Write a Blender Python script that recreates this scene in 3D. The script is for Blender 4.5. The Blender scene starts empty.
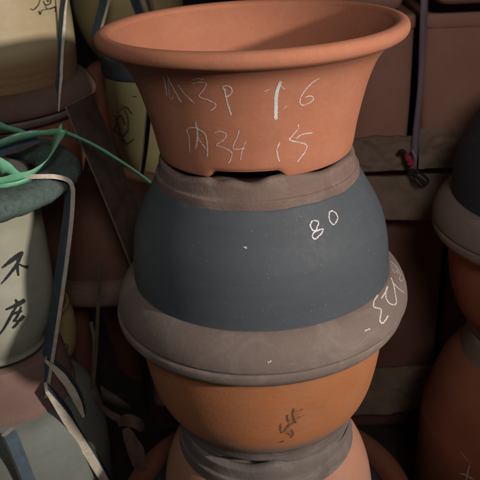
import bpy, bmesh, math, random
from mathutils import Vector, Matrix, noise
from mathutils.bvhtree import BVHTree

S = bpy.context.scene
COL = S.collection
rnd = random.Random(7)

# ------------------------------------------------------------------ camera
FPX, PITCH, ROLL, YAW, EYE = 740.0, 0.445, -0.0551, -0.03, 1.25
CAM = Vector((0, -1, EYE))
_R = Vector((math.cos(YAW), -math.sin(YAW), 0))
_h = Vector((math.sin(YAW), math.cos(YAW), 0))
_F = _h * math.cos(PITCH) - Vector((0, 0, 1)) * math.sin(PITCH)
_U = _h * math.sin(PITCH) + Vector((0, 0, 1)) * math.cos(PITCH)
CR = _R * math.cos(ROLL) + _U * math.sin(ROLL)
CU = -_R * math.sin(ROLL) + _U * math.cos(ROLL)
cd = bpy.data.cameras.new('camera')
cam = bpy.data.objects.new('camera', cd)
COL.objects.link(cam)
m = Matrix((CR, CU, -_F)).transposed().to_4x4()
m.translation = CAM
cam.matrix_world = m
cd.sensor_width = 36
cd.lens = FPX / 480 * 36
cd.clip_start = 0.02
cd.clip_end = 60
S.camera = cam
cd.dof.use_dof = True
cd.dof.focus_distance = 0.88
cd.dof.aperture_fstop = 14

# ------------------------------------------------------------------ light
w = bpy.data.worlds.new('World')
S.world = w
w.use_nodes = True
bg = w.node_tree.nodes['Background']
bg.inputs[0].default_value = (0.86, 0.93, 1.0, 1)
bg.inputs[1].default_value = 0.048

def lamp(name, kind, loc, aim, power, color, **kw):
    d = bpy.data.lights.new(name, kind)
    o = bpy.data.objects.new(name, d)
    COL.objects.link(o)
    o.location = loc
    o.rotation_euler = (Vector(aim) - Vector(loc)).to_track_quat('-Z', 'Y').to_euler()
    d.energy = power
    d.color = color
    for k, v in kw.items():
        setattr(d, k, v)
    return o

KEY = Vector((1.92, -1.61, 1.62))
lamp('key_light', 'SPOT', KEY, (-0.235, -0.34, 0.75), 205, (1.0, 0.92, 0.89),
     spot_size=math.radians(33), spot_blend=0.22, shadow_soft_size=0.06)
lamp('fill_light', 'SPOT', (0.28, -1.75, 2.0), (0.14, 0.0, 1.10), 44, (1.0, 0.95, 0.95),
     spot_size=math.radians(48), spot_blend=1.0, shadow_soft_size=0.25)  # added fill spot without a real source, lifts the stack and planters

S.view_settings.view_transform = 'Standard'
S.view_settings.look = 'None'
S.view_settings.exposure = 0.3
S.view_settings.gamma = 1
S.cycles.max_bounces = 6

# ------------------------------------------------------------------ helpers
def ray(px, py):
    return (CR * ((px - 240) / FPX) - CU * ((py - 240) / FPX) + _F).normalized()

def at(px, py, Y):
    d = ray(px, py)
    return CAM + d * ((Y - CAM.y) / d.y)

def link(name, bm, mats, parent=None, smooth=True):
    me = bpy.data.meshes.new(name)
    bmesh.ops.recalc_face_normals(bm, faces=bm.faces)
    bm.to_mesh(me)
    bm.free()
    if not isinstance(mats, (list, tuple)):
        mats = [mats]
    for x in mats:
        me.materials.append(x)
    if smooth:
        for p in me.polygons:
            p.use_smooth = True
    o = bpy.data.objects.new(name, me)
    COL.objects.link(o)
    if parent:
        o.parent = parent
    return o

def tag(o, label=None, cat=None, group=None, kind=None):
    if label: o['label'] = label
    if cat: o['category'] = cat
    if group: o['group'] = group
    if kind: o['kind'] = kind
    return o

def thing(name, label, cat, loc=(0, 0, 0), group=None, rot=(0, 0, 0)):
    o = bpy.data.objects.new(name, None)
    o.empty_display_size = 0.05
    COL.objects.link(o)
    o.location = loc
    o.rotation_euler = rot
    return tag(o, label, cat, group)

def cat_rom(P, n=5, closed=False):
    P = [Vector(p) for p in P]
    out = []
    for i in range(len(P) - 1):
        p0 = P[i - 1] if i else P[0] * 2 - P[1]
        p1, p2 = P[i], P[i + 1]
        p3 = P[i + 2] if i + 2 < len(P) else P[-1] * 2 - P[-2]
        for k in range(n):
            t = k / n
            out.append(0.5 * ((2 * p1) + (p2 - p0) * t + (2 * p0 - 5 * p1 + 4 * p2 - p3) * t * t
                              + (3 * p1 - p0 - 3 * p2 + p3) * t ** 3))
    out.append(P[-1])
    return out

def lathe(prof, seg=160, mod=None, sub=4, wob=0.0008, seed=0):
    """surface of revolution about local Z; mod(theta, r, z, k) -> (r, z)"""
    P = cat_rom([(a, b) for a, b in prof], sub) if sub > 1 else [Vector(p) for p in prof]
    bm = bmesh.new()
    rows = []
    for k, q in enumerate(P):
        if q.x < 1e-4:
            rows.append([bm.verts.new((0, 0, q.y))])
            continue
        row = []
        for i in range(seg):
            th = 2 * math.pi * i / seg
            r, z = q.x, q.y
            if mod:
                r, z = mod(th, r, z)
            if wob:
                r += wob * noise.noise(Vector((math.sin(th) * 1.5 + seed, -math.cos(th) * 1.5, z * 9)))
            row.append(bm.verts.new((r * math.sin(th), -r * math.cos(th), z)))
        rows.append(row)
    for a, b in zip(rows, rows[1:]):
        for i in range(seg):
            j = (i + 1) % seg
            if len(a) == 1 and len(b) == 1: continue
            if len(a) == 1: bm.faces.new((a[0], b[i], b[j]))
            elif len(b) == 1: bm.faces.new((a[i], b[0], a[j]))
            else: bm.faces.new((a[i], b[i], b[j], a[j]))
    return bm

def shift(prof, dz):
    return [(r, z + dz) for r, z in prof]

def box_bm(x0, x1, y0, y1, z0, z1, bev=0.004, cuts=0):
    bm = bmesh.new()
    bmesh.ops.create_cube(bm, size=1)
    for v in bm.verts:
        v.co = Vector(((x0 + x1) / 2 + v.co.x * (x1 - x0), (y0 + y1) / 2 + v.co.y * (y1 - y0),
                       (z0 + z1) / 2 + v.co.z * (z1 - z0)))
    if cuts:
        bmesh.ops.subdivide_edges(bm, edges=bm.edges[:], cuts=cuts, use_grid_fill=True)
    elif bev:
        bmesh.ops.bevel(bm, geom=bm.edges[:], offset=bev, segments=3, affect='EDGES', profile=0.6)
    return bm

def sweep(path, widths, wdirs, thick, jit=0.0):
    """flat band: path points, half widths, width directions, thickness. slot 0 broad faces, slot 1 edges"""
    n = len(path)
    bm = bmesh.new()
    rows = []
    for i in range(n):
        t = (path[min(i + 1, n - 1)] - path[max(i - 1, 0)]).normalized()
        wd = wdirs[i] - t * wdirs[i].dot(t)
        wd.normalize()
        nr = t.cross(wd).normalized()
        a = widths[i] * (1 + jit * noise.noise(path[i] * 45))
        b = widths[i] * (1 + jit * noise.noise(path[i] * 40 + Vector((7, 0, 0))))
        tap = min(1, .35 + 2.2 * min(i, n - 1 - i) / n) if jit else 1
        thick_i = thick * tap * (1 + jit * noise.noise(path[i] * 50 + Vector((0, 9, 0))))
        p = path[i]
        rows.append([bm.verts.new(p - wd * a - nr * thick_i / 2), bm.verts.new(p + wd * b - nr * thick_i / 2),
                     bm.verts.new(p + wd * b + nr * thick_i / 2), bm.verts.new(p - wd * a + nr * thick_i / 2)])
    for r, s in zip(rows, rows[1:]):
        for k in range(4):
            f = bm.faces.new((r[k], r[(k + 1) % 4], s[(k + 1) % 4], s[k]))
            f.material_index = 0 if k % 2 == 0 else 1
    for r in (rows[0], rows[-1]):
        f = bm.faces.new(r)
        f.material_index = 1
    return bm

def bvh_of(objs):
    bm = bmesh.new()
    for o in objs:
        t = bmesh.new()
        t.from_mesh(o.data)
        mw = Matrix.Translation(o.parent.location) @ o.parent.rotation_euler.to_matrix().to_4x4() if o.parent else o.matrix_basis
        t.transform(mw)
        tmp = bpy.data.meshes.new('tmp')
        t.to_mesh(tmp)
        t.free()
        bm.from_mesh(tmp)
        bpy.data.meshes.remove(tmp)
    b = BVHTree.FromBMesh(bm)
    bm.free()
    return b

def on(px, py, bvh, off):
    """the point where the surface lies under a photo pixel, lifted towards the viewer"""
    d = ray(px, py)
    h = bvh.ray_cast(CAM, d)
    return h[0] - d * off if h[0] else at(px, py, .06)

def marks(name, parent, bvh, strokes, mat, width=0.0016, dens=1.0, grain=0.00042, lift=0.0005, soft=0.25):
    """dry strokes (chalk) on a surface: many small flakes lying along each line"""
    bm = bmesh.new()
    inv = (Matrix.Translation(parent.location) @ parent.rotation_euler.to_matrix().to_4x4()).inverted()
    for st in strokes:
        wd, dn = width * .8, dens
        if isinstance(st, tuple):
            st, wd, dn = st[0], width * .8 * st[1], dens * st[2]
        pts = cat_rom(st, 12)
        last = None
        for a, b in zip(pts, pts[1:]):
            L = (b - a).length * 0.0012
            cnt = L / grain * dn * max(1, wd / grain * .9)
            cnt = int(cnt) + (1 if rnd.random() < cnt % 1 else 0)
            for _ in range(cnt):
                q = a.lerp(b, rnd.random())
                hit = bvh.ray_cast(CAM, ray(q.x, q.y))
                if hit[0] is None: continue
                co, nr = hit[0], hit[1]
                if nr.dot(ray(q.x, q.y)) > 0: nr = -nr
                u = nr.cross(Vector((0.3, 0.2, 1))).normalized()
                v = nr.cross(u)
                an = rnd.random() * 6.2832
                ra = rnd.random() ** .6 * wd * .5
                rr, s2 = ra * math.cos(an), ra * math.sin(an)
                co = co + u * rr + v * s2
                if noise.noise(co * 900) < -soft and rnd.random() < .7: continue
                c = co + nr * (lift * (.4 + .6 * rnd.random()))
                g = grain * (.5 + .8 * rnd.random())
                k = rnd.choice((4, 5, 6))
                ph = rnd.random() * 6.28
                bm.faces.new([bm.verts.new(inv @ (c + (u * math.cos(ph + 6.283 * i / k) + v * math.sin(ph + 6.283 * i / k)) * g * (.7 + .6 * rnd.random()))) for i in range(k)])
    return link(name, bm, mat, parent, smooth=False)

def brush(name, parent, bvh, strokes, mat, lift=0.0006):
    """ink strokes: each stroke = list of (x, y, width_px)"""
    bm = bmesh.new()
    inv = (Matrix.Translation(parent.location) @ parent.rotation_euler.to_matrix().to_4x4()).inverted()
    for n, st in enumerate(strokes):
        pts = cat_rom(st, 8)
        prev = None
        for i, q in enumerate(pts):
            t = (pts[min(i + 1, len(pts) - 1)] - pts[max(i - 1, 0)])
            t = Vector((t.x, t.y)).normalized()
            nrm = Vector((-t.y, t.x))
            wj = q.z * .5 * (1 + .35 * noise.noise(Vector((q.x * .9, q.y * .9, n))))
            e = []
            for s in (-1, 1):
                x, y = q.x + nrm.x * wj * s, q.y + nrm.y * wj * s
                hit = bvh.ray_cast(CAM, ray(x, y))
                if hit[0] is None: break
                nn = hit[1] if hit[1].dot(ray(x, y)) < 0 else -hit[1]
                e.append(bm.verts.new(inv @ (hit[0] + nn * (lift + n * 0.00006))))
            if len(e) < 2:
                prev = None
                continue
            if prev:
                bm.faces.new((prev[0], prev[1], e[1], e[0]))
            prev = e
    return link(name, bm, mat, parent)

# ------------------------------------------------------------------ materials
class N:
    def __init__(s, name):
        s.m = bpy.data.materials.new(name)
        s.m.use_nodes = True
        s.t = s.m.node_tree
        s.b = s.t.nodes['Principled BSDF']
    def n(s, typ, **kw):
        x = s.t.nodes.new(typ)
        for k, v in kw.items(): setattr(x, k, v)
        return x
    def l(s, a, b): s.t.links.new(a, b)
    def noise(s, scale, detail=6, rough=.6, vec=None, dist=0):
        x = s.n('ShaderNodeTexNoise')
        x.inputs['Scale'].default_value = scale
        x.inputs['Detail'].default_value = detail
        x.inputs['Roughness'].default_value = rough
        x.inputs['Distortion'].default_value = dist
        s.l(vec or s.co(), x.inputs['Vector'])
        return x.outputs['Fac']
    def co(s):
        if not hasattr(s, '_c'): s._c = s.n('ShaderNodeTexCoord').outputs['Object']
        return s._c
    def scaled(s, v):
        x = s.n('ShaderNodeMapping')
        x.inputs['Scale'].default_value = v
        s.l(s.co(), x.inputs['Vector'])
        return x.outputs['Vector']
    def ramp(s, fac, a, b, lo=0., hi=1.):
        x = s.n('ShaderNodeMapRange')
        x.inputs[1].default_value, x.inputs[2].default_value = a, b
        x.inputs[3].default_value, x.inputs[4].default_value = lo, hi
        s.l(fac, x.inputs[0])
        return x.outputs[0]
    def math(s, op, a, b):
        x = s.n('ShaderNodeMath', operation=op)
        for i, v in enumerate((a, b)):
            if isinstance(v, (int, float)): x.inputs[i].default_value = v
            else: s.l(v, x.inputs[i])
        return x.outputs[0]
    def mix(s, fac, a, b):
        x = s.n('ShaderNodeMix', data_type='RGBA')
        for sock, v in ((x.inputs[0], fac), (x.inputs[6], a), (x.inputs[7], b)):
            if isinstance(v, (int, float)): sock.default_value = v
            elif isinstance(v, tuple): sock.default_value = (*v, 1)
            else: s.l(v, sock)
        return x.outputs[2]
    def bump(s, h, strength=.3, dist=.001, prev=None):
        x = s.n('ShaderNodeBump')
        x.inputs['Strength'].default_value = strength
        x.inputs['Distance'].default_value = dist
        s.l(h, x.inputs['Height'])
        if prev: s.l(prev, x.inputs['Normal'])
        return x.outputs['Normal']

def mul(c, k): return tuple(min(1, x * k) for x in c)

def clay(name, base, rough=.85, var=.25, dust=(.34, .29, .25), dusty=.25, spec=.25, rings=.25, dust_z=None, grain=.35):
    a = N(name)
    big = a.noise(7, 5, .6)
    fine = a.noise(160, 4, .7)
    streak = a.noise(1.0, 4, .6, a.scaled((10, 10, 130)))
    c = a.mix(a.ramp(big, .3, .7), mul(base, 1 - var), mul(base, 1 + var * .5))
    c = a.mix(a.ramp(fine, .35, .75, 0, .35), c, mul(base, .72))
    blot = a.noise(16, 7, .7, dist=.6)
    f = a.ramp(blot, .5, .78, 0, dusty)
    if dust_z:
        z = a.n('ShaderNodeSeparateXYZ')
        a.l(a.co(), z.inputs[0])
        wob = a.noise(14, 5, .65)
        zz = a.math('ADD', z.outputs[2], a.ramp(wob, 0, 1, -.03, .03))
        f = a.math('MAXIMUM', f, a.ramp(zz, dust_z[0], dust_z[1], 0, dust_z[2]))
    c = a.mix(f, c, dust)
    speck = a.ramp(a.noise(420, 2, .5), .70, .76)
    c = a.mix(a.math('MULTIPLY', speck, .3), c, mul(dust, 1.25))
    a.l(c, a.b.inputs['Base Color'])
    a.l(a.ramp(blot, .3, .7, rough - .08, min(1, rough + .08)), a.b.inputs['Roughness'])
    a.b.inputs['Specular IOR Level'].default_value = spec
    n1 = a.bump(fine, grain, .0012)
    n2 = a.bump(streak, rings, .0012, n1)
    a.l(n2, a.b.inputs['Normal'])
    return a.m

def glaze(name, base, rough=.45, var=.2, spec=.4, other=None, zsplit=None):
    a = N(name)
    big = a.noise(9, 6, .6)
    fine = a.noise(120, 5, .65)
    c = a.mix(a.ramp(big, .3, .7), mul(base, 1 - var), mul(base, 1 + var))
    if other:
        c = a.mix(a.ramp(a.noise(4, 4, .6), .4, .68, 0, .8), c, other)
    if zsplit:
        z = a.n('ShaderNodeSeparateXYZ')
        a.l(a.co(), z.inputs[0])
        zz = a.math('ADD', z.outputs[2], a.ramp(a.noise(20, 3, .5), 0, 1, -.004, .004))
        c = a.mix(a.ramp(zz, zsplit[0] - .016, zsplit[0] + .016, 1, 0), c, zsplit[1])
    c = a.mix(a.ramp(fine, .55, .8, 0, .3), c, mul(base, 1.08))
    c = a.mix(a.ramp(a.noise(1, 5, .65, a.scaled((7, 7, 75))), .42, .75, 0, .35), c, mul(base, .72))
    c = a.mix(a.ramp(a.noise(26, 8, .75, dist=1.2), .60, .74, 0, .22), c, (.26, .24, .21))
    c = a.mix(a.ramp(a.noise(330, 2, .5), .70, .75, 0, .4), c, (.30, .28, .25))
    a.l(c, a.b.inputs['Base Color'])
    a.l(a.ramp(fine, .3, .7, rough - .06, rough + .1), a.b.inputs['Roughness'])
    a.b.inputs['Specular IOR Level'].default_value = spec
    a.l(a.bump(fine, .15, .001), a.b.inputs['Normal'])
    return a.m

def plain(name, base, rough=.8, var=.3, scale=40, bump=.3, spec=.2, stretch=None, second=None):
    a = N(name)
    v = a.scaled(stretch) if stretch else None
    big = a.noise(scale, 6, .65, v)
    c = a.mix(a.ramp(big, .3, .7), mul(base, 1 - var), mul(base, 1 + var))
    if second:
        c = a.mix(a.ramp(a.noise(scale * .35, 5, .7), .48, .66, 0, .8), c, second)
    a.l(c, a.b.inputs['Base Color'])
    a.b.inputs['Roughness'].default_value = rough
    a.b.inputs['Specular IOR Level'].default_value = spec
    a.l(a.bump(big, bump, .002), a.b.inputs['Normal'])
    return a.m

M = dict(
    terracotta=clay('terracotta', (.45, .172, .092), grain=.16, dusty=.28, dust=(.50, .29, .20), var=.12, rings=.2),
    orange=clay('orange_clay', (.44, .165, .062), dusty=.35, dust=(.25, .19, .15), var=.18, dust_z=(-.150, -.19, .85)),
    pink_foot=clay('pinkish_foot', (.27, .165, .13), dusty=.5, dust=(.32, .25, .21), var=.25),
    pink=clay('pink_clay', (.46, .22, .135), dusty=.4, dust=(.36, .27, .22), var=.18),
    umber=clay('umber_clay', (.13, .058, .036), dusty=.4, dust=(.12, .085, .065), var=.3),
    dull=clay('dull_clay', (.27, .10, .055), dusty=.4, dust=(.19, .14, .11), var=.3),
    dull_rim=clay('dull_rim', (.16, .092, .066), dusty=.5, dust=(.20, .15, .12), var=.3),
    rim=clay('brown_unglazed', (.195, .146, .118), dusty=.75, dust=(.30, .24, .205), var=.18, rings=.3),
    foot=clay('worn_foot', (.20, .135, .105), dusty=.6, dust=(.34, .28, .235), var=.35, rings=.5, grain=.6),
    grey_foot=clay('grey_foot', (.185, .15, .125), dusty=.7, dust=(.30, .265, .23), var=.35, rings=.4, grain=.6),
    slate=glaze('slate_slip', (.072, .081, .086), rough=.6, var=.10, spec=.28),
    dark_slate=glaze('dark_slip', (.030, .034, .042), rough=.6, var=.15),
    cream=glaze('cream_glaze', (.44, .44, .34), rough=.5, other=(.40, .37, .21)),
    ochre=glaze('ochre_glaze', (.42, .32, .14), rough=.45, other=(.37, .28, .13)),
    shaded_ochre=glaze('shaded_ochre_glaze', (.21, .185, .075), rough=.6, other=(.19, .17, .08)),  # darker copy of the ochre, shade on the pot put into its colour
    pale_grey=glaze('pale_grey_glaze', (.19, .205, .172), rough=.62, spec=.25),
    white_glaze=glaze('white_glaze', (.55, .53, .46), rough=.4),
    chalk=plain('chalk', (.74, .69, .65), .95, .1),
    ink=plain('ink', (.030, .034, .030), .6, .3),
    smear=plain('dark_smear', (.13, .085, .055), .9, .3),
    dust=plain('pale_dust', (.36, .235, .155), .95, .2),
    scuff=plain('grey_scuff', (.24, .165, .12), .95, .2),
    smudge=plain('grey_smudge', (.26, .125, .065), .9, .3),
    board=plain('board_face', (.075, .105, .125), .7, .25, 60),
    edge=plain('board_edge', (.64, .56, .43), .85, .15, 120, .4, second=(.46, .37, .26)),
    dark_board=plain('dark_board', (.055, .036, .028), .85, .3, 50),
    brown_edge=plain('brown_edge', (.22, .14, .10), .85, .3, 120),
    padding=plain('grey_padding', (.098, .135, .115), .98, .28, 130, .7, spec=.05, second=(.125, .155, .135)),
    planter=clay('planter_clay', (.36, .175, .118), dusty=.3, dust=(.33, .21, .16), var=.15, rings=.1, grain=.2, rough=.75),
    shaded_planter=clay('shaded_planter_clay', (.17, .075, .052), dusty=.3, dust=(.16, .10, .075), var=.2, rings=.1, grain=.2),  # planter clay again, darkened so the lower tier's shade is in the colour
    paper=plain('kraft_paper', (.37, .26, .185), .9, .2, 18, .3),
    olive=plain('olive_strip', (.11, .09, .05), .8, .3, 60),
    torn=plain('torn_card', (.11, .062, .045), .9, .3, 60),
    film=plain('plastic_film', (.20, .14, .155), .45, .25, 30, .3, .5, stretch=(3, 3, .3)),
    red=plain('red_plastic', (.30, .03, .055), .7, .2),
    cord=plain('black_cord', (.02, .018, .02), .7, .2),
    floor=plain('dirt_floor', (.05, .035, .028), .95, .4, 12, .8),
    wall=plain('dark_wall', (.03, .025, .022), .95, .3, 4, .3),
)
a = N('green_plastic')
a.b.inputs['Base Color'].default_value = (.20, .52, .30, 1)
a.b.inputs['Roughness'].default_value = .3
a.b.inputs['Transmission Weight'].default_value = .1
a.l(a.bump(a.noise(1, 5, .6, a.scaled((60, 60, 60))), .5, .003), a.b.inputs['Normal'])
M['green'] = a.m

# ------------------------------------------------------------------ setting
bm = bmesh.new()
bmesh.ops.create_grid(bm, x_segments=60, y_segments=60, size=3)
for v in bm.verts:
    v.co.z = .006 * noise.noise(v.co * 3)
tag(link('ground', bm, M['floor']), kind='structure')
bm = bmesh.new()
bmesh.ops.create_grid(bm, x_segments=4, y_segments=4, size=3)
bm.transform(Matrix.Translation((0, 1.9, 2)) @ Matrix.Rotation(math.pi / 2, 4, 'X'))
tag(link('backdrop', bm, M['wall']), kind='structure')

# ------------------------------------------------------------------ profiles (z relative to the eye, shifted by EYE)
Z = EYE
def sstep(a, b, x):
    t = max(0, min(1, (x - a) / (b - a)))
    return t * t * (3 - 2 * t)

def notch(n, centre, half, height, zref, depth=.02, soft=.06):
    """lifts the lowest (or lowers the highest) edge between feet"""
    def f(th, r, z):
        d = abs(((th - centre) * n / (2 * math.pi) + .5) % 1 - .5) * 2 * math.pi / n
        k = 1 - sstep(half - soft, half + soft, d)
        near = 1 - sstep(0, depth, abs(z - zref))
        return r, z + height * k * near
    return f

# 1. flared terracotta pot on top -----------------------------------------------------
def flared_pot(loc, rot=0):
    t = thing('terracotta_pot', 'flared terracotta pot with two rows of chalk numbers, topmost of the central stack', 'pot', loc)
    body = lathe([(.108, .004), (.1105, 0), (.128, 0), (.1335, .0015), (.1352, .005), (.1370, .013), (.1405, .035), (.1440, .052), (.1482, .070),
                  (.1540, .092), (.1605, .1105), (.1675, .1255), (.1755, .1365), (.1845, .1445), (.190, .148)], 192,
                 notch(3, math.radians(-6), math.radians(20), .0095, 0, .02, .05), 4)
    body = link('body', body, M['terracotta'], t)
    rim = link('rim', lathe([(.190, .148), (.1965, .1505), (.2025, .1545), (.2052, .160), (.2050, .1655), (.2022, .1700), (.1965, .1722),
                             (.1905, .1715), (.1865, .1690), (.1840, .1650)], 192, None, 5), M['terracotta'], t)
    link('inside', lathe([(.1840, .1650), (.1775, .1575), (.168, .144), (.158, .124), (.148, .098), (.139, .060), (.132, .028), (.124, .021), (.06, .019), (0, .019)], 160), M['terracotta'], t)
    link('foot_ring', lathe([(.108, .004), (.106, .012), (.05, .0125), (0, .0125)], 96), M['terracotta'], t)
    return t, body, rim

# 2. inverted bowl pot -----------------------------------------------------------------
def inverted_bowl(label, loc, body_mat, rim_mat, foot_mat, scale=1.0, zs=1.0, feet_centre=-0.15, group=None, name='upturned_pot'):
    """z = 0 is the foot (top). Shape of a wide round bowl turned upside down, rim flaring at the bottom"""
    t = thing(name, label, 'pot', loc, group)
    P = lambda L: [(r * scale, z * zs) for r, z in L]
    def wavy(th, r, z):
        k = 1 - sstep(0, .016, abs(z))
        u = .0035 * math.sin(3 * th + 1.2) + .0022 * math.sin(8 * th + feet_centre * 5)
        d = abs(((th - feet_centre) * 3 / (2 * math.pi) + .5) % 1 - .5) * 2 * math.pi / 3
        u -= .0045 * (1 - sstep(.25, .40, d)) * (.55 + .45 * math.cos(17 * th + 1))
        return r, z + (u - .003) * k
    def edge(th, r, z):
        k = 1 - sstep(0, .008, abs(z + .0375))
        return r, z + k * (.0016 * noise.noise(Vector((math.sin(th) * 4, math.cos(th) * 4, scale))) + .0008 * noise.noise(Vector((math.sin(th) * 14, math.cos(th) * 14, 3))))
    def wavy_edge(th, r, z):
        return edge(th, *wavy(th, r, z))
    foot = link('foot_ring', lathe(P([(0, -.016), (.112, -.016), (.119, -.010), (.1235, -.001), (.130, .001), (.1355, -.0008), (.1378, -.005),
                 (.1387, -.013), (.1402, -.0215), (.1412, -.0245), (.1440, -.0262), (.1450, -.030), (.1457, -.0375)]), 192, wavy_edge, 4), foot_mat, t)
    body = link('body', lathe(P([(.1457, -.0375), (.1480, -.0400), (.1560, -.0535), (.1650, -.070), (.1735, -.086), (.1800, -.102), (.1852, -.122),
                 (.1882, -.142), (.1900, -.164), (.1905, -.178), (.1908, -.1865)]), 192, edge), body_mat, t)
    rim = link('rim', lathe(P([(.1908, -.1865), (.1935, -.1868), (.2005, -.191), (.2085, -.199), (.2145, -.209), (.2182, -.220), (.2196, -.2305), (.2185, -.2345),
                 (.215, -.2355), (.19, -.2345), (.183, -.22), (.178, -.16), (.15, -.07), (.10, -.035), (0, -.03)]), 160), rim_mat, t)
    return t, foot, body, rim

# 3. upright bowl pot ------------------------------------------------------------------
def upright_bowl(label, loc, body_mat, rim_mat, foot_mat, group=None, name='bowl_pot'):
    """z = 0 is the rim plane (top); body hangs below"""
    t = thing(name, label, 'pot', loc, group)
    rim = link('rim', lathe([(.178, -.001), (.20, 0), (.2150, -.0005), (.2188, -.0030), (.2194, -.0080), (.2178, -.0150), (.2130, -.0215), (.2045, -.0275),
                             (.196, -.0315), (.1895, -.0340)], 160), rim_mat, t)
    body = link('body', lathe([(.1895, -.0340), (.1880, -.060), (.1858, -.085), (.1815, -.113), (.1750, -.142), (.1660, -.166), (.1555, -.1825)], 160), body_mat, t)
    def lift(th, r, z):
        k = 1 - sstep(0, .014, abs(z + .2215))
        return r, z + k * (.0085 * max(0, math.sin(4 * th + 2.2)) ** .6 + .0012 * math.sin(11 * th))
    foot = link('foot_ring', lathe([(.1555, -.1825), (.1500, -.1900), (.1450, -.200), (.1415, -.211), (.1398, -.2195), (.136, -.2215), (.124, -.2215), (.118, -.213), (0, -.212)], 160, lift), foot_mat, t)
    link('inside', lathe([(.178, -.001), (.172, -.05), (.165, -.10), (.14, -.17), (0, -.195)], 96), body_mat, t)
    return t, rim, body, foot

# ------------------------------------------------------------------ the central stack
top, top_body, top_rim = flared_pot((0, 0, Z - .3315))
bl, bl_foot, bl_body, bl_rim = inverted_bowl('slate grey upturned pot with brown rim, chalked 80, under the flared terracotta pot',
                                             (0, 0, Z - .3310), M['slate'], M['rim'], M['foot'])
og, og_rim, og_body, og_foot = upright_bowl('orange upright bowl pot with a dark brush smear, under the slate grey pot chalked 80',
                                            (-.004, 0, Z - .5668), M['orange'], M['rim'], M['grey_foot'])

# pink upturned pot below
pk = thing('upturned_pot', 'pale pink upturned terracotta pot with grey foot ring, lowest visible of the central stack', 'pot', (-.004, 0, Z - .7885))
def wavy2(th, r, z):
    k = 1 - sstep(0, .014, abs(z))
    return r, z + k * (.0062 * math.sin(4 * th + .3) - .0056 + .0015 * math.sin(9 * th))
link('foot_ring', lathe([(0, -.018), (.110, -.018), (.120, -.008), (.127, .0005), (.135, .001), (.1395, -.003), (.1412, -.014), (.1418, -.030), (.1455, -.034), (.1462, -.046), (.1470, -.052)], 160, wavy2), M['grey_foot'], pk)
link('body', lathe([(.1470, -.052), (.1545, -.062), (.1630, -.078), (.1705, -.098), (.1765, -.122), (.1805, -.150), (.1835, -.185), (.186, -.215), (.188, -.235), (.183, -.236), (.176, -.2), (.165, -.1), (.13, -.06), (0, -.055)], 160), M['pink'], pk)

# wide upright pot the pink one stands in
wd = thing('wide_pot', 'wide brown terracotta pot on the floor with the pale pink pot standing inside its rim', 'pot', (-.010, 0, 0))
zr = Z - .992
link('rim', lathe([(.226, zr - .018), (.232, zr - .006), (.242, zr - .0005), (.256, zr), (.265, zr - .004), (.268, zr - .012), (.265, zr - .022), (.255, zr - .030)], 160), M['dull'], wd)
link('body', lathe([(.255, zr - .030), (.245, zr - .05), (.235, zr - .09), (.222, zr - .15), (.205, zr - .21), (.19, .008), (.18, .004), (0, .004)], 120), M['dull'], wd)
link('inside', lathe([(.226, zr - .018), (.222, zr - .03), (.213, zr - .036), (.190, zr - .038), (.150, zr - .039), (0, zr - .039)], 120), M['slate'], wd)

# --- chalk on the top pot (pixel strokes read off the photo, cast on to the pot's own surface)
bv = bvh_of([top_body, top_rim])
def zz(ox, oy, k, *pts): return [(ox + x * k, oy + y * k) for x, y in pts]
k3 = 90 / 432
A = lambda *p: zz(155, 65, k3, *p)
k4 = 70 / 336
B = lambda *p: zz(255, 70, k4, *p)
marks('chalk_writing', top, bv, [
    (A((40, 52), (50, 95), (58, 145)), 1.4, 1.0), (A((60, 52), (85, 105), (128, 180)), 1.5, 1.0), (A((64, 60), (66, 105), (70, 150), (82, 163), (88, 145)), .9, .7),
    (A((112, 95), (145, 140), (190, 184)), 1.1, .9),
    (A((180, 88), (215, 82), (246, 92), (226, 128), (212, 150), (255, 168), (290, 186), (286, 205), (264, 220)), 1.0, .75),
    (A((180, 70), (205, 64), (236, 68)), 1.6, .35),
    (A((334, 112), (342, 160), (366, 240)), 1.2, .9), (A((330, 118), (326, 104), (346, 98), (366, 112), (368, 132), (352, 148), (340, 150)), 1.1, .85),
    (A((152, 308), (164, 350), (168, 418)), 1.2, .8), (A((156, 304), (190, 300), (226, 318), (244, 340), (252, 390), (252, 440)), 1.1, .8),
    (A((196, 276), (204, 320), (204, 360), (196, 400)), 1.5, .9), (A((206, 345), (224, 375), (246, 405)), 1.0, .7),
    (A((284, 324), (312, 318), (342, 332), (330, 358), (296, 384), (330, 396), (368, 420), (366, 448), (352, 474)), .9, .6),
    (A((404, 314), (392, 350), (376, 388), (384, 404), (432, 400)), .9, .6), (A((438, 362), (420, 405), (410, 455)), .7, .4),
    (B((122, 55), (104, 110), (100, 170), (100, 236)), 2.6, 1.5), (B((118, 60), (104, 120), (98, 225)), 2.2, 1.0), (B((122, 72), (142, 92)), 1.2, .5), (B((48, 102), (66, 94)), 1.1, .5),
    (B((130, 190), (156, 168)), 1.0, .2),
    (B((306, 40), (268, 66), (232, 108), (214, 148), (226, 168), (256, 160), (280, 138), (268, 124), (240, 130)), .95, .8),
    (B((118, 346), (106, 380), (108, 410), (118, 440)), .9, .7),
    (B((206, 262), (208, 278)), .9, .5), (B((204, 286), (182, 312), (166, 334), (206, 346), (246, 360), (240, 390), (202, 442)), .95, .75),
    (B((198, 326), (230, 308), (276, 300)), 1.2, .85)], M['chalk'], width=.0021, dens=1.0)
bv = bvh_of([bl_foot, bl_body, bl_rim])
k5 = 55 / 480
Cc = lambda *p: zz(295, 200, k5, *p)
k6 = 55 / 377
D = lambda *p: zz(360, 260, k6, *p)
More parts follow.
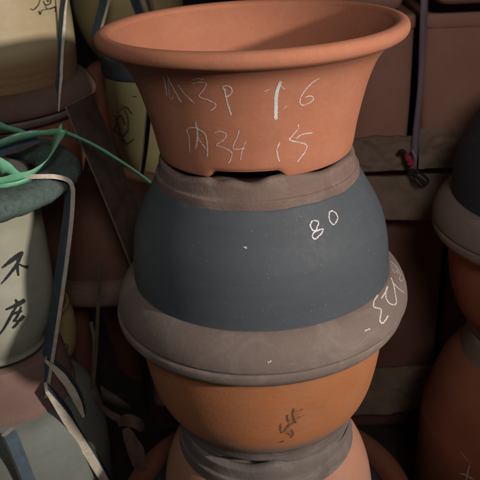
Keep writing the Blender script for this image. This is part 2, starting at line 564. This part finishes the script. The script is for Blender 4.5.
marks('chalk_number', bl, bv, [
    (Cc((178, 180), (148, 186), (132, 222), (138, 240), (156, 266), (186, 262), (192, 236), (206, 206), (196, 184), (172, 180)), 1.2, 1.3),
    (Cc((156, 262), (176, 272), (206, 262), (242, 252), (236, 280), (206, 318), (172, 340), (152, 322), (158, 296), (180, 270)), 1.2, 1.3),
    (Cc((322, 96), (300, 108), (296, 150), (306, 184), (332, 214), (356, 194), (372, 152), (352, 112), (322, 96)), 1.1, 1.1),
    ([(244, 247), (247, 248)], 1.5, .6),
    ], M['chalk'], width=.0020)
marks('chalk_writing', bl, bv, [
    (D((122, 240), (98, 282), (92, 318), (112, 330), (142, 338), (140, 380), (134, 412), (150, 434), (174, 412), (192, 380)), 1.5, 1.3),
    (D((146, 264), (170, 226), (188, 184), (176, 222), (178, 262), (200, 296), (232, 308), (248, 290), (240, 230), (230, 176), (212, 122)), 1.4, 1.2),
    (D((228, 160), (258, 192), (300, 224)), 1.3, 1.1),
    (D((206, 8), (226, 24), (244, 42), (262, 74), (276, 104), (268, 128), (284, 146), (296, 126)), 1.2, .7), (D((216, 60), (236, 88), (250, 74), (262, 100)), 1.1, .6),
    ([(268, 362), (271, 361)], 1.6, .5), ([(364, 331), (370, 329)], 1.5, .5),
    ], M['chalk'], width=.0020)
bv = bvh_of([og_body, og_foot])
k7 = 40 / 349
E_ = lambda *p: [(270 + x * k7, 395 + y * k7) for x, y in p]
marks('brush_smear', og, bv, [
    (E_((204, 118), (198, 160), (206, 200), (218, 240)), 2.0, 1.0), (E_((152, 172), (148, 200), (160, 232)), 2.0, 1.0), (E_((96, 250), (88, 290), (100, 332)), 1.9, .8),
    (E_((172, 250), (140, 290), (128, 320)), 2.2, .8), (E_((186, 300), (198, 340), (180, 370)), 2.3, 1.0), (E_((150, 330), (170, 352)), 2.2, .7),
    (E_((84, 410), (104, 404), (120, 402)), 2.0, .7), (E_((220, 150), (290, 120)), 1.2, .25), (E_((230, 200), (296, 178)), 1.2, .25), (E_((180, 250), (240, 235)), 1.5, .3)],
    M['smear'], width=.0026, soft=.4)
marks('smudge', og, bv, [(E_((215, 130), (190, 220), (150, 300), (170, 360)), 4.0, .25), (E_((250, 140), (230, 210), (200, 260)), 4.5, .15), (E_((110, 300), (160, 340)), 3.5, .2)],
    M['smudge'], width=.0026, soft=.5, lift=.0003)

marks('dust_patch', og, bv, [([(196, 424), (210, 433), (224, 439), (240, 442)], 3.8, .7), ([(202, 426), (222, 436), (234, 438)], 2.4, .9), ([(186, 414), (200, 426)], 2.0, .4), ([(300, 446), (320, 438)], 2.5, .25)],
    M['dust'], width=.0026, soft=.1, lift=.0003)
marks('scuff', og, bv, [([(373, 384), (368, 396), (360, 408)], 4.0, .8), ([(374, 378), (366, 400)], 3.0, .6), ([(168, 386), (180, 392), (192, 393)], 1.5, .35), ([(165, 372), (172, 384)], 1.5, .3)],
    M['scuff'], width=.0026, soft=.1, lift=.0003)

# ------------------------------------------------------------------ right-hand neighbour stack
YR = .17
ext = at(435, 217, YR)
xr = ext.x + .2205
zr_top = ext.z + .222
G2 = None
rb, *_ = inverted_bowl('dark slate upturned pot with wide brown rim at the right edge beside the planters', (xr, YR, zr_top), M['dark_slate'], M['rim'], M['foot'])
rb.rotation_euler = (0, 0, 1.1)
ro, _, ro_body, _ = upright_bowl('dull reddish upright bowl pot under the dark slate pot at the right edge', (xr, YR, zr_top - .2358), M['dull'], M['rim'], M['grey_foot'])
ro.rotation_euler = (0, 0, .6)
rp = thing('upturned_pot', 'dark reddish brown upturned pot with a chalk cross, lowest at the right edge', 'pot', (xr, YR, 0))
zt = zr_top - .2358 - .222
rp_body = link('body', lathe([(.150, zt - .045), (.165, zt - .06), (.184, zt - .09), (.198, zt - .13), (.209, zt - .18), (.216, zt - .23), (.219, .02), (.217, .008), (.2, .004)], 140), M['dull'], rp)
link('foot_ring', lathe([(0, zt - .014), (.115, zt - .014), (.126, zt), (.140, zt), (.144, zt - .02), (.150, zt - .045)], 120), M['grey_foot'], rp)
bv = bvh_of([rp_body])
k8 = 40 / 320
Q = lambda *p: [(440 + x * k8, 420 + y * k8) for x, y in p]
marks('chalk_cross', rp, bv, [(Q((164, 430), (210, 440), (272, 476)), 1.6, 1.1), (Q((240, 358), (226, 410), (208, 500)), 1.4, 1.0), (Q((172, 256), (206, 306), (246, 348)), .8, .4)], M['chalk'], width=.002)

# ------------------------------------------------------------------ planters and cardboard on the right
def crumple(x0, x1, z0, z1, Y, amp, seed, nx=60, nz=26, lower=None, tilt=0):
    bm = bmesh.new()
    g = []
    for j in range(nz + 1):
        row = []
        for i in range(nx + 1):
            u, v = i / nx, j / nz
            zb = z0 + (lower(u) if lower else 0)
            x = x0 + (x1 - x0) * u
            z = zb + (z1 + .006 * noise.noise(Vector((u * 5, seed, 0))) - zb) * v
            q = Vector((x * 14 + seed * 3, 0, z * 18))
            d = amp * (abs(noise.noise(q)) + .5 * abs(noise.noise(q * 2.3 + Vector((5, 0, 0)))) + .25 * noise.noise(q * 5))
            row.append(bm.verts.new((x, Y - d - tilt * (1 - v), z)))
        g.append(row)
    for j in range(nz):
        for i in range(nx):
            bm.faces.new((g[j][i], g[j][i + 1], g[j + 1][i + 1], g[j + 1][i]))
    bmesh.ops.solidify(bm, geom=bm.faces[:], thickness=.0012)
    return bm

def planter(label, x0, x1, Y, z0, z1, depth=.34, group=None, mat='planter', rz=0):
    """rectangular clay planter with rounded corners, slightly tapered, with a low lip"""
    t = thing('rectangular_planter', label, 'planter', ((x0 + x1) / 2, Y, z0), group, (0, 0, rz))
    hw, hd, h = (x1 - x0) / 2, depth / 2, z1 - z0
    def rings(rows, n=120, close=False):
        bm = bmesh.new()
        R = []
        for sc, z in rows:
            row = []
            for k in range(n):
                a = 6.283185 * k / n
                c, d = math.cos(a), math.sin(a)
                e = 2 / 15
                x = math.copysign(abs(c) ** e, c) * (hw - sc)
                y = math.copysign(abs(d) ** e, d) * (hd - sc) + hd
                y += .004 * noise.noise(Vector((x * 5, z * 5, x0)))
                row.append(bm.verts.new((x, y, z)))
            R.append(row)
        for p, q in zip(R, R[1:]):
            for k in range(n):
                bm.faces.new((p[k], p[(k + 1) % n], q[(k + 1) % n], q[k]))
        if close:
            bm.faces.new(R[0])
        return bm
    link('body', rings([(.030, 0), (.018, .003), (.011, .010), (.008, .022), (.006, .05), (.004, h * .4), (.003, h * .7), (.003, h - .028)], close=True), M[mat], t)
    link('rim', rings([(.003, h - .028), (.0005, h - .025), (0, h - .018), (.0002, h - .006), (.003, h - .001), (.010, h), (.022, h - .002), (.028, h - .012), (.034, h * .5)]), M[mat], t)
    return t

YB = .42
zb = at(400, 167, YB).z
zc = at(400, 173, YB).z
ztp = at(413, 13, YB).z
xa0, xa1 = at(268, 100, YB).x, at(416, 100, YB).x
xb0, xb1 = at(419, 100, YB + .02).x, at(545, 100, YB + .02).x
GC = 'planters stacked behind the pots'
planter('reddish brown rectangular planter right behind the rim of the flared terracotta pot', xa0, xa1, YB, zb, ztp - .004, .34, GC, rz=.03)
planter('reddish brown rectangular planter to the right of the hanging purple strap', xb0, xb1, YB + .02, zb + .004, ztp - .008, .34, GC, rz=-.05)
planter('upper brown planter of which the lower edge shows above the flared pot rim', xa0 - .01, at(408, 5, YB).x, YB - .03, ztp + .004, ztp + .33, .34, GC, rz=.01)
planter('upper brown planter in the top right corner with a rounded lower edge', at(428, 5, YB).x, xb1, YB - .035, ztp + .012, ztp + .34, .34, GC, rz=-.03)
planter('shade-coloured lower planter between the slate pot chalked 80 and the right stack', xa0 + .02, at(443, 300, YB + .05).x, YB + .045, 0.005, zc - .006, .32, GC, 'shaded_planter')
planter('shade-coloured lower planter mostly hidden behind the right edge stack', at(445, 300, YB + .05).x, xb1 + .05, YB + .055, 0.005, zc - .008, .32, GC, 'shaded_planter')

x0, x1 = at(330, 150, YB - .01).x, at(411, 150, YB - .01).x
GK = 'cardboard sheets between the planters'
t = link('cardboard_sheet', crumple(x0, x1 + .012, zb - .001, at(385, 134, YB).z, YB - .010, .007, 1, tilt=.006), M['paper'])
tag(t, 'crumpled brown cardboard on the lower front of the planter behind the flared pot', 'cardboard', GK)
t = link('cardboard_sheet', crumple(x1 + .016, xb1, zb - .001, at(450, 126, YB).z, YB - .004, .009, 2, tilt=.006), M['paper'])
tag(t, 'crumpled brown cardboard right of the dark red knot, on the planter beside the strap', 'cardboard', GK)
t = link('cardboard_sheet', crumple(x0, xb1, at(420, 215, YB).z, zc + .002, YB - .012, .003, 3, nx=110,
         lower=lambda u: .035 * sstep(.18, .52, abs(u - .42)) + .003 * math.sin(u * 9), tilt=.010), M['paper'])
tag(t, 'long smooth cardboard sheet sagging below the dark gap across two planters', 'cardboard', GK)
t = link('cardboard_sheet', crumple(x0, xb1 - .05, at(400, 416, YB).z, at(400, 372, YB).z, YB + .026, .006, 4, nx=90, lower=lambda u: .022 * sstep(.1, .5, abs(u - .25)), tilt=.018), M['paper'])
tag(t, 'lowest cardboard sheet near the floor, on the shade-coloured lower planter', 'cardboard', GK)

# cord across, strap, tie
def tube(path, rad, seg=8):
    bm = bmesh.new()
    rows = []
    n = len(path)
    for i, p in enumerate(path):
        t = (path[min(i + 1, n - 1)] - path[max(i - 1, 0)]).normalized()
        a = t.cross(Vector((0.1, .3, 1))).normalized()
        b = t.cross(a)
        rr = rad(i / (n - 1)) if callable(rad) else rad
        rows.append([bm.verts.new(p + (a * math.cos(6.2832 * k / seg) + b * math.sin(6.2832 * k / seg)) * rr) for k in range(seg)])
    for r, s in zip(rows, rows[1:]):
        for k in range(seg):
            bm.faces.new((r[k], r[(k + 1) % seg], s[(k + 1) % seg], s[k]))
    bm.faces.new(rows[0])
    bm.faces.new(rows[-1])
    return bm

YC = YB - .030
pts = cat_rom([at(x, y, YC + .006) for x, y in ((424, -14), (424, 10), (422, 50), (420, 90), (417, 125), (414, 160), (413, 172))], 6)
bm = sweep(pts, [.0058 + .0010 * math.sin(i * .3) for i in range(len(pts))], [Vector((1, .12 * math.sin(i * .35), 0)) for i in range(len(pts))], .003)
tag(link('plastic_strap', bm, M['film']), 'dull purple plastic strap hanging down between the two brown planters', 'strap')
t = thing('tie_knot', 'small dark red knotted scrap with a black tail at the end of the purple strap', 'knot', at(409, 160, YC - .012))
L0 = t.location
def rel(*pp): return [at(x, y, yy) - L0 for x, y, yy in pp]
bm = tube(cat_rom(rel((404, 151, YC - .01), (408, 158, YC - .02), (411, 164, YC - .02), (412, 169, YC - .014)), 6), lambda u: .0025 + .0045 * math.sin(math.pi * u) + .0012 * math.sin(u * 23), 10)
link('red_end', bm, M['red'], t)
bm = tube(cat_rom(rel((399, 152, YC - .008), (404, 152, YC - .014), (407, 160, YC - .014), (410, 170, YC - .016)), 6), .0045, 8)
link('loop', bm, M['cord'], t)
bm = tube(cat_rom(rel((410, 170, YC - .018), (416, 176, YC - .02), (424, 184, YC - .018), (428, 180, YC - .015), (420, 173, YC - .016), (412, 170, YC - .016), (415, 180, YC - .02), (421, 186, YC - .022)), 6), lambda u: .0038 * (1 - .5 * u), 8)
link('tail', bm, M['cord'], t)
bm = tube(cat_rom(rel((412, 150, YC - .012), (415, 156, YC - .02), (415, 164, YC - .022), (411, 168, YC - .02)), 6), .0028, 8)
link('cable_loop', bm, M['film'], t)

# ------------------------------------------------------------------ front-left stack
YF = .12
e = at(79, 174, YF)
xf = e.x - .187
zrim = e.z
fp = thing('cream_pot', 'cream pot with brush lettering and thick grey green padded rim, left edge', 'pot', (xf, YF, zrim))
def torus_prof(R, a, b, n=20):
    return [(R + a * math.cos(2 * math.pi * i / n + .1), b * math.sin(2 * math.pi * i / n + .1)) for i in range(n + 1)]
bm = lathe(torus_prof(.150, .037, .0215), 160, None, 2)
for v in bm.verts:
    q = v.co * 18
    k = .004 * noise.noise(q) + .0022 * noise.noise(q * 3.1) + .0012 * noise.noise(q * 9)
    d = Vector((v.co.x, v.co.y, 0)).normalized() * .150
    v.co += (v.co - d).normalized() * k
f_rim = link('padded_rim', bm, M['padding'], fp)
def hexy(th, r, z):
    c = math.cos(8 * th + .5)
    return r * (1 + .012 * c * (1 - sstep(.18, .27, -z))), z
fb = link('body', lathe([(0.1050, .0), (0.1090, -.03), (0.1115, -.06), (0.1130, -.11), (0.1125, -.17), (0.1090, -.215), (0.1010, -.255), (0.0890, -.285), (0.0810, -.302), (0.0790, -.314), (0.0590, -.315), (0, -.315)], 160, hexy), M['cream'], fp)
link('inside', lathe([(0.1050, .0), (0.1030, -.05), (0.1010, -.2), (0, -.21)], 80), M['dull'], fp)
bv = bvh_of([fb])
k9 = 60 / 262
H = lambda *p: [(x * k9, 240 + y * k9, wv) for x, y, wv in p]
brush('brush_character', fp, bv, [
    H((8, 122, 1.5), (40, 96, 4.0), (80, 66, 4.5), (100, 52, 3.0)), H((98, 56, 2.5), (70, 110, 3.2), (30, 162, 2.6), (4, 192, 1.2)),
    H((76, 84, 2.5), (76, 128, 3.0), (80, 156, 2.0)), H((70, 98, 1.5), (100, 114, 2.4), (122, 118, 3.8))], M['ink'])
brush('brush_character', fp, bv, [
    H((66, 258, 2.0), (74, 272, 3.2), (82, 290, 2.4)), H((24, 304, 1.6), (60, 288, 3.6), (98, 268, 4.6), (102, 256, 2)),
    H((72, 286, 2.4), (48, 330, 3.0), (20, 380, 2.6), (-4, 414, 1.6)), H((50, 324, 1.8), (80, 314, 3.2), (96, 308, 2.6)),
    H((92, 290, 2.0), (76, 330, 3.0), (58, 356, 2.4)), H((60, 350, 1.8), (82, 352, 3.2), (104, 330, 3.6)), H((88, 340, 2), (72, 366, 2.8), (54, 384, 2.2))], M['ink'])
# the white pot nested inside
npot = thing('white_pot', 'small white pot nested inside the padded rim of the cream pot', 'pot', (xf - .004, YF - .01, zrim - .165))
link('body', lathe([(0, 0), (.070, 0), (.078, .03), (.090, .10), (.098, .150)], 96), M['white_glaze'], npot)
link('rim', lathe([(.098, .150), (.105, .156), (.108, .163), (.106, .170), (.098, .172), (.086, .168), (.083, .160)], 96), M['white_glaze'], npot)
link('inside', lathe([(.083, .160), (.078, .13), (.07, .05), (0, .04)], 96), M['dull'], npot)
# grey upturned pot below the cream one, brown foot ring
er = at(45, 394, YF)
zt = zrim - .3152
gp = thing('upturned_pot', 'pale grey upturned pot with pinkish brown foot, under the cream lettered pot', 'pot', (xf, YF, zt))
rr = er.x - xf
link('foot_ring', lathe([(0, -.012), (0.0790, -.012), (0.0830, 0), (0.0990, 0), (0.1050, -.006), (0.1110, -.04), (0.1145, -.075), (0.1180, -.088), (0.1190, -.096)], 120), M['pink_foot'], gp)
link('body', lathe([(.119, -.096), (.133, -.104), (.145, -.118), (.1545, -.142), (.160, -.175), (.1625, -.215), (.162, -.27), (.158, -.34), (.156, -.42), (.160, .02 - zt), (.158, .006 - zt), (.14, .004 - zt)], 120), M['pale_grey'], gp)

# strip bent over the padded rim
def band(name, label, pts, width, thick, w0, w1, mats=('board', 'edge'), group='packing strips between the pots', jit=0.0, sub=8):
    P = cat_rom([p if isinstance(p, Vector) else at(*p) for p in pts], sub)
    n = len(P)
    w0, w1 = Vector(w0), Vector(w1)
    t = link(name, sweep(P, [width / 2] * n, [w0.lerp(w1, i / (n - 1)) for i in range(n)], thick, jit), [M[x] for x in mats], smooth=False)
    return tag(t, label, 'strip', group)
bvr = bvh_of([f_rim])
q = [on(x, y, bvr, .006) for x, y in ((26, 177), (40, 176.5), (54, 176.5), (64, 178.5))]
yy = q[-1].y
q += [at(68.5, 183, yy + .004), at(70, 192, yy + .008), at(68.5, 215, yy + .012), at(63.5, 255, yy + .014), at(55.5, 310, yy + .012), at(47.5, 360, yy), at(41.5, 393, yy - .01)]
band('packing_strip', 'long blue grey strip with cream edge bent over the padded rim of the cream pot',
     q, .034, .0068, (-.2, .9, -.36), (-.66, .75, 0))
band('packing_strip', 'short torn strip with cream edge crossing behind the end of the bent strip', ((46, 358, .06), (58, 369, .06), (70, 384, .06), (79, 401, .06), (84, 414, .06)), .020, .0135, (-.1, .95, -.25), (-.1, .95, -.2), jit=.10, sub=12)
band('packing_strip', 'long diagonal strip with cream edge running down beside the pale grey pot', ((46, 387, .03), (62, 409, .04), (82, 440, .05), (104, 476, .06), (126, 512, .07)), .026, .016, (-.2, .95, -.28), (-.2, .95, -.28), jit=.03, sub=10)
band('packing_strip', 'blue grey strip with cream left edge in the bottom left corner', ((8, 432, -.04), (15, 448, -.04), (23, 468, -.04), (33, 494, -.04)), .022, .010, (.62, .78, .0), (.62, .78, .0))

# ------------------------------------------------------------------ pot stack behind, upper left
YL = .55
e = at(94, 88, YL)
xl = e.x - .224
zl = e.z
M['ochre_shade_band'] = glaze('ochre_shade_glaze', (.55, .44, .25), rough=.5, other=(.50, .39, .21), zsplit=(.095, (.27, .15, .07)))  # brown lower zone is painted shadow on the ochre, not a second glaze
yp = thing('upturned_pot', 'large ochre glazed upturned pot with brush marks and brown flange, top left corner', 'pot', (xl, YL, zl))
yb = link('body', lathe([(.190, .030), (.193, .07), (.194, .13), (.192, .19), (.186, .25), (.174, .30), (.155, .335), (.13, .352)], 140), M['ochre_shade_band'], yp)
link('foot_ring', lathe([(.13, .352), (.125, .38), (.10, .38), (.095, .36), (0, .36)], 80), M['foot'], yp)
link('flange', lathe([(.190, .030), (.193, .034), (.205, .028), (.217, .016), (.2235, .003), (.2235, -.008), (.216, -.014), (.19, -.016)], 140), M['dull_rim'], yp)
bv = bvh_of([yb])
kk = 80 / 480
I = lambda *p: [(x * kk, y * kk, wv) for x, y, wv in p]
brush('brush_lettering', yp, bv, [
    I((180, 52, 1.0), (200, 58, 1.2), (228, 30, 1.2), (242, -10, .8)), I((232, 66, 1.6), (240, 86, 1.4), (252, 62, .9), (300, 52, 1.2), (330, 44, 1.6), (330, 72, .8)),
    I((258, 6, 1), (272, 30, 1.4), (300, 20, 1.2), (306, -10, .8)), I((268, 36, .8), (280, 52, 1.0)), I((262, -20, 1), (290, 10, 1.2)), I((300, 4, .8), (280, 12, .8))], M['ink'])
yo = thing('bowl_pot', 'reddish brown upright pot under the brown flange at the upper left', 'pot', (xl, YL, 0))
link('rim', lathe([(.19, zl - .0162), (.212, zl - .017), (.214, zl - .024), (.206, zl - .034), (.192, zl - .038)], 120), M['rim'], yo)
link('body', lathe([(.192, zl - .038), (.190, zl - .09), (.182, zl - .15), (.165, zl - .21), (.145, zl - .25), (.14, zl - .26), (0, zl - .26)], 120), M['dull'], yo)
for o in yo.children: pass
yq = thing('upturned_pot', 'dark clay upturned pot low behind the cream pot, carrying the reddish brown pot', 'pot', (xl, YL, 0))
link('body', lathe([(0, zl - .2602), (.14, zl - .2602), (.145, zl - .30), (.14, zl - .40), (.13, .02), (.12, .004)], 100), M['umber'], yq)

# strips standing among the back pots
bvy = bvh_of([yb])
ys = on(62, 34, bvy, .024).y
band('packing_strip', 'upright blue grey strip with raw cream edge in front of the ochre pot',
     ((65.5, -14, ys), (63, 10, ys), (61, 40, ys), (59.5, 70, ys - .01), (58.5, 90, ys - .04), (57.5, 112, ys - .06)), .020, .0060, (-.72, .70, 0), (-.4, .9, 0), jit=.1)
band('packing_strip', 'upright blue strip with pale lower edge, between the ochre pot and the flared pot rim', ((107, -12, .62), (104, 4, .62), (100, 20, .62), (95, 38, .62)), .024, .007, (-.8, .55, 0), (-.7, .66, 0))
band('packing_strip', 'dark strip with thin grey edge leaning at the top, behind the flared pot rim', ((132, -10, .70), (138, 6, .70), (145, 22, .70)), .03, .005, (-.6, .6, 0), (-.6, .6, 0), mats=('board', 'brown_edge'))
band('packing_strip', 'thin brown strip leaning at the top beside the dark strip, behind the flared pot rim', ((146, -10, .70), (151, 4, .70), (156, 20, .70)), .008, .006, (.6, .6, 0), (.6, .6, 0), mats=('brown_edge', 'brown_edge'))
band('board', 'wide dark brown board with a lighter edge leaning between the left pots', ((79, 100, .17), (86, 118, .17), (98, 146, .17), (112, 180, .17), (128, 220, .17), (144, 262, .17)), .060, .0045, (.55, .80, .2), (.55, .80, .2), mats=('dark_board', 'brown_edge'), group=None)['category'] = 'board'
band('packing_strip', 'thin dark strip with a pale tip hanging beside the flared pot, left of its base', ((150, 95, .32), (148, 120, .32), (145, 150, .32), (141, 176, .32)), .010, .004, (.7, .7, 0), (.7, .7, 0), mats=('dark_board', 'edge'))

# ochre pot with a drawing, behind
YD = .62
e = at(108, 100, YD)
xd = e.x + .118
zd = at(125, 80, YD - .1).z
dp = thing('ochre_pot', 'ochre pot with a grey drawing and blue grey rim, seen left of the flared pot', 'pot', (xd, YD, zd))
db = link('body', lathe([(.118, -.004), (.1185, -.06), (.117, -.12), (.112, -.17), (.100, -.21), (.082, -.238), (.07, -.245), (0, -.245)], 120), M['shaded_ochre'], dp)
link('rim', lathe([(.118, -.004), (.121, 0), (.122, .012), (.119, .03), (.112, .034), (.105, .01), (.10, -.06), (0, -.1)], 120), M['dark_slate'], dp)
bv = bvh_of([db])
kd = 80 / 274
J = lambda *p: [(85 + x * kd, 60 + y * kd, wv) for x, y, wv in p]
brush('brush_drawing', dp, bv, [
    J((92, 190, .8), (110, 200, 1.2), (104, 230, 1), (86, 250, .8)), J((96, 212, .7), (124, 190, 1), (140, 220, .8)), J((100, 240, .8), (128, 262, 1), (150, 240, .7)),
    J((112, 180, .6), (140, 160, .8), (164, 186, .8)), J((120, 270, .8), (146, 286, 1), (170, 270, .7)), J((130, 150, .5), (150, 200, .7), (150, 250, .6)), J((164, 124, 1), (178, 126, 1)), J((110, 210, .7), (120, 250, .7), (150, 300, .7))], M['ink'])
db2 = thing('bowl_pot', 'dark clay pot hidden in shade below the ochre pot with the drawing', 'pot', (xd, YD, 0))
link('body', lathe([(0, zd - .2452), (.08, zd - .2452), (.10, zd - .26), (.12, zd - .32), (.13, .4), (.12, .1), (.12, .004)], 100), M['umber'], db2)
# second ochre pot, top behind strips
e2 = at(121, 10, .85)
d3 = thing('ochre_pot', 'pale ochre pot showing between the blue strips above the flared pot rim', 'pot', (e2.x + .02, .85, e2.z - .12))
link('body', lathe([(0, 0), (.07, 0), (.11, .05), (.13, .12), (.13, .2), (.12, .26)], 100), M['ochre'], d3)
link('rim', lathe([(.12, .26), (.14, .27), (.14, .285), (.12, .29), (.1, .27), (0, .2)], 100), M['board'], d3)
d4 = thing('wide_pot', 'tall dark pot at the back carrying the pale ochre pot', 'pot', (e2.x + .02, .85, 0))
zz4 = e2.z - .1202
link('body', lathe([(0, zz4), (.10, zz4), (.15, zz4 - .06), (.18, zz4 - .2), (.18, .3), (.15, .004)], 100), M['dull'], d4)

# ------------------------------------------------------------------ middle-left stack (shaded)
YM = .46
em = at(88, 300, YM - .2)
xm, zm = em.x + .02, em.z
mp = thing('upturned_pot', 'dark brown clay pot with a wide rim, in the shade right of the bent strip', 'pot', (xm, YM, zm))
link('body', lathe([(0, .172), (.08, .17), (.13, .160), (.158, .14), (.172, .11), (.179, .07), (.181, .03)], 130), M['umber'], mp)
link('rim', lathe([(.181, .03), (.190, .026), (.201, .016), (.207, .0), (.205, -.012), (.196, -.02), (.17, -.022)], 130), M['dull_rim'], mp)
e5 = at(79, 350, .20)
zo = at(60, 330, .12).z
mo = thing('ochre_pot', 'small ochre pot with a curl drawing, low beneath the dark brown pot rim', 'pot', (e5.x - .085, .20, zo))
mb = link('body', lathe([(.078, -.002), (.084, -.02), (.085, -.05), (.080, -.085), (.066, -.115), (.055, -.122), (0, -.122)], 100), M['ochre'], mo)
link('rim', lathe([(.078, -.002), (.080, .006), (.074, .008), (.066, 0), (0, -.06)], 100), M['ochre'], mo)
bv = bvh_of([mb])
brush('curl_drawing', mo, bv, [[(58, 348, .8), (62, 344, 1.0), (67, 345, 1.0), (67, 350, .9), (63, 351, .8), (61, 347, .7)], [(58, 358, .6), (64, 360, .8), (70, 356, .6)]], M['ink'])
ml = thing('bowl_pot', 'dark clay pot on the floor below the small ochre pot with the curl', 'pot', (mo.location.x, mo.location.y, 0))
zl2 = zo - .1222
link('body', lathe([(0, zl2), (.058, zl2), (.075, zl2 - .03), (.085, zl2 * .5), (.07, .004)], 90), M['umber'], ml)
ma = thing('bowl_pot', 'brown orange clay pot right of the small ochre pot, in deep shade', 'pot', (at(97, 345, .47).x - .13, .47, 0))
link('body', lathe([(.03, zm - .023), (.125, zm - .023), (.13, zm - .06), (.122, zm - .16), (.10, .02), (.09, .004)], 100), M['dull'], ma)

band('packing_strip', 'thin olive strip bent in an upright hairpin in the shade left of the slate pot', ((91, 322, .14), (94, 345, .14), (92, 395, .14), (96, 350, .14), (98, 310, .14), (101, 262, .14)), .006, .003, (.8, .5, 0), (.5, .8, 0), mats=('olive', 'olive'))
t = thing('torn_cardboard', 'torn pinkish brown cardboard in the dark gap left of the central stack', 'cardboard', at(120, 430, .1))
def piece(pts, width, thick, wdir, nm):
    P = [p - t.location for p in cat_rom([at(*p) for p in pts], 5)]
    n = len(P)
    link(nm, sweep(P, [width * (.4 + .6 * math.sin(math.pi * (i + .6) / n)) for i in range(n)], [Vector(wdir)] * n, thick, .5), [M['torn'], M['torn']], t, smooth=False)
piece(((92, 398, .12), (108, 412, .1), (122, 420, .1), (132, 424, .1)), .006, .003, (0, .3, 1), 'flap')
piece(((118, 424, .1), (128, 420, .09), (137, 424, .09), (143, 430, .1)), .012, .003, (.2, .3, 1), 'flap')
piece(((126, 428, .1), (133, 446, .09), (140, 466, .08), (146, 490, .08)), .013, .003, (1, .3, .2), 'flap')

# ------------------------------------------------------------------ green plastic ribbon over the padded rim
g = thing('plastic_ribbon', 'crumpled green plastic ribbon knotted over the padded rim of the cream pot', 'ribbon', at(62, 133, .1))
def rib(name, pts, w0, w1, wd0, wd1, thick=.0012):
    P = [p - g.location for p in cat_rom([at(*p) for p in pts], 8)]
    n = len(P)
    link(name, sweep(P, [(w0 + (w1 - w0) * i / (n - 1)) / 2 * (1 + .1 * math.sin(i * .37)) for i in range(n)],
                     [Vector(wd0).lerp(Vector(wd1), i / (n - 1)) for i in range(n)], thick, .12), [M['green'], M['green']], g)
bvg = bvh_of([f_rim])
def rp2(*pp):
    out = []
    for x, y, o in pp:
        d = ray(x, y)
        h = bvg.ray_cast(CAM, d)
        out.append((x, y, (h[0] - d * o).y) if h[0] else (x, y, .1))
    return out
k0 = at(62, 132, .14)
rib('strand', ((62, 132, .14), (76, 137, .12), (95, 146, .09), (115, 158, .06), (135, 171, .03), (152, 184, .02)), .009, .006, (.1, -.3, 1), (.1, -.3, 1))
rib('strand', ((62, 132, .14), (50, 133, .15), (34, 134, .15), (16, 138, .14), (-6, 146, .13)), .012, .015, (0, -.3, 1), (0, -.3, 1))
rib('strand', ((61, 131, .135), (57, 141, .11), (51, 153, .08), (42, 166, .055), (30, 175, .04), (14, 181, .035), (-6, 184, .03)), .022, .024, (.9, -.1, .35), (.3, -.3, 1))
rib('strand', ((-6, 164, .03), (6, 169, .03), (16, 176, .035), (26, 181, .04)), .036, .014, (.3, -.4, 1), (.3, -.4, 1))
rib('strand', ((-6, 189, .02), (8, 186, .02), (22, 182, .03), (36, 176, .05)), .012, .006, (0, -.3, 1), (0, -.3, 1))
rib('strand', ((-6, 124, .20), (6, 128, .19), (18, 131, .18), (30, 135, .17)), .018, .008, (0, -.3, 1), (0, -.3, 1))
rib('loose_end', ((61, 134, .13), (60.5, 129, .13), (61.5, 124, .13)), .012, .002, (1, .2, 0), (1, .2, 0))
rib('knot', ((58, 132, .13), (62, 133, .128), (66, 134, .13)), .013, .011, (.2, -.3, 1), (.2, -.3, 1), .003)
# grey rags and offcuts stuffed at the back of the padded rim
band('packing_strip', 'dark grey offcut lying on the back of the padded rim under the green ribbon', ((-6, 152, .15), (8, 147, .16), (22, 142, .17), (36, 136, .18)), .03, .006, (.2, .8, .5), (.2, .8, .5), mats=('board', 'brown_edge'), jit=.2)
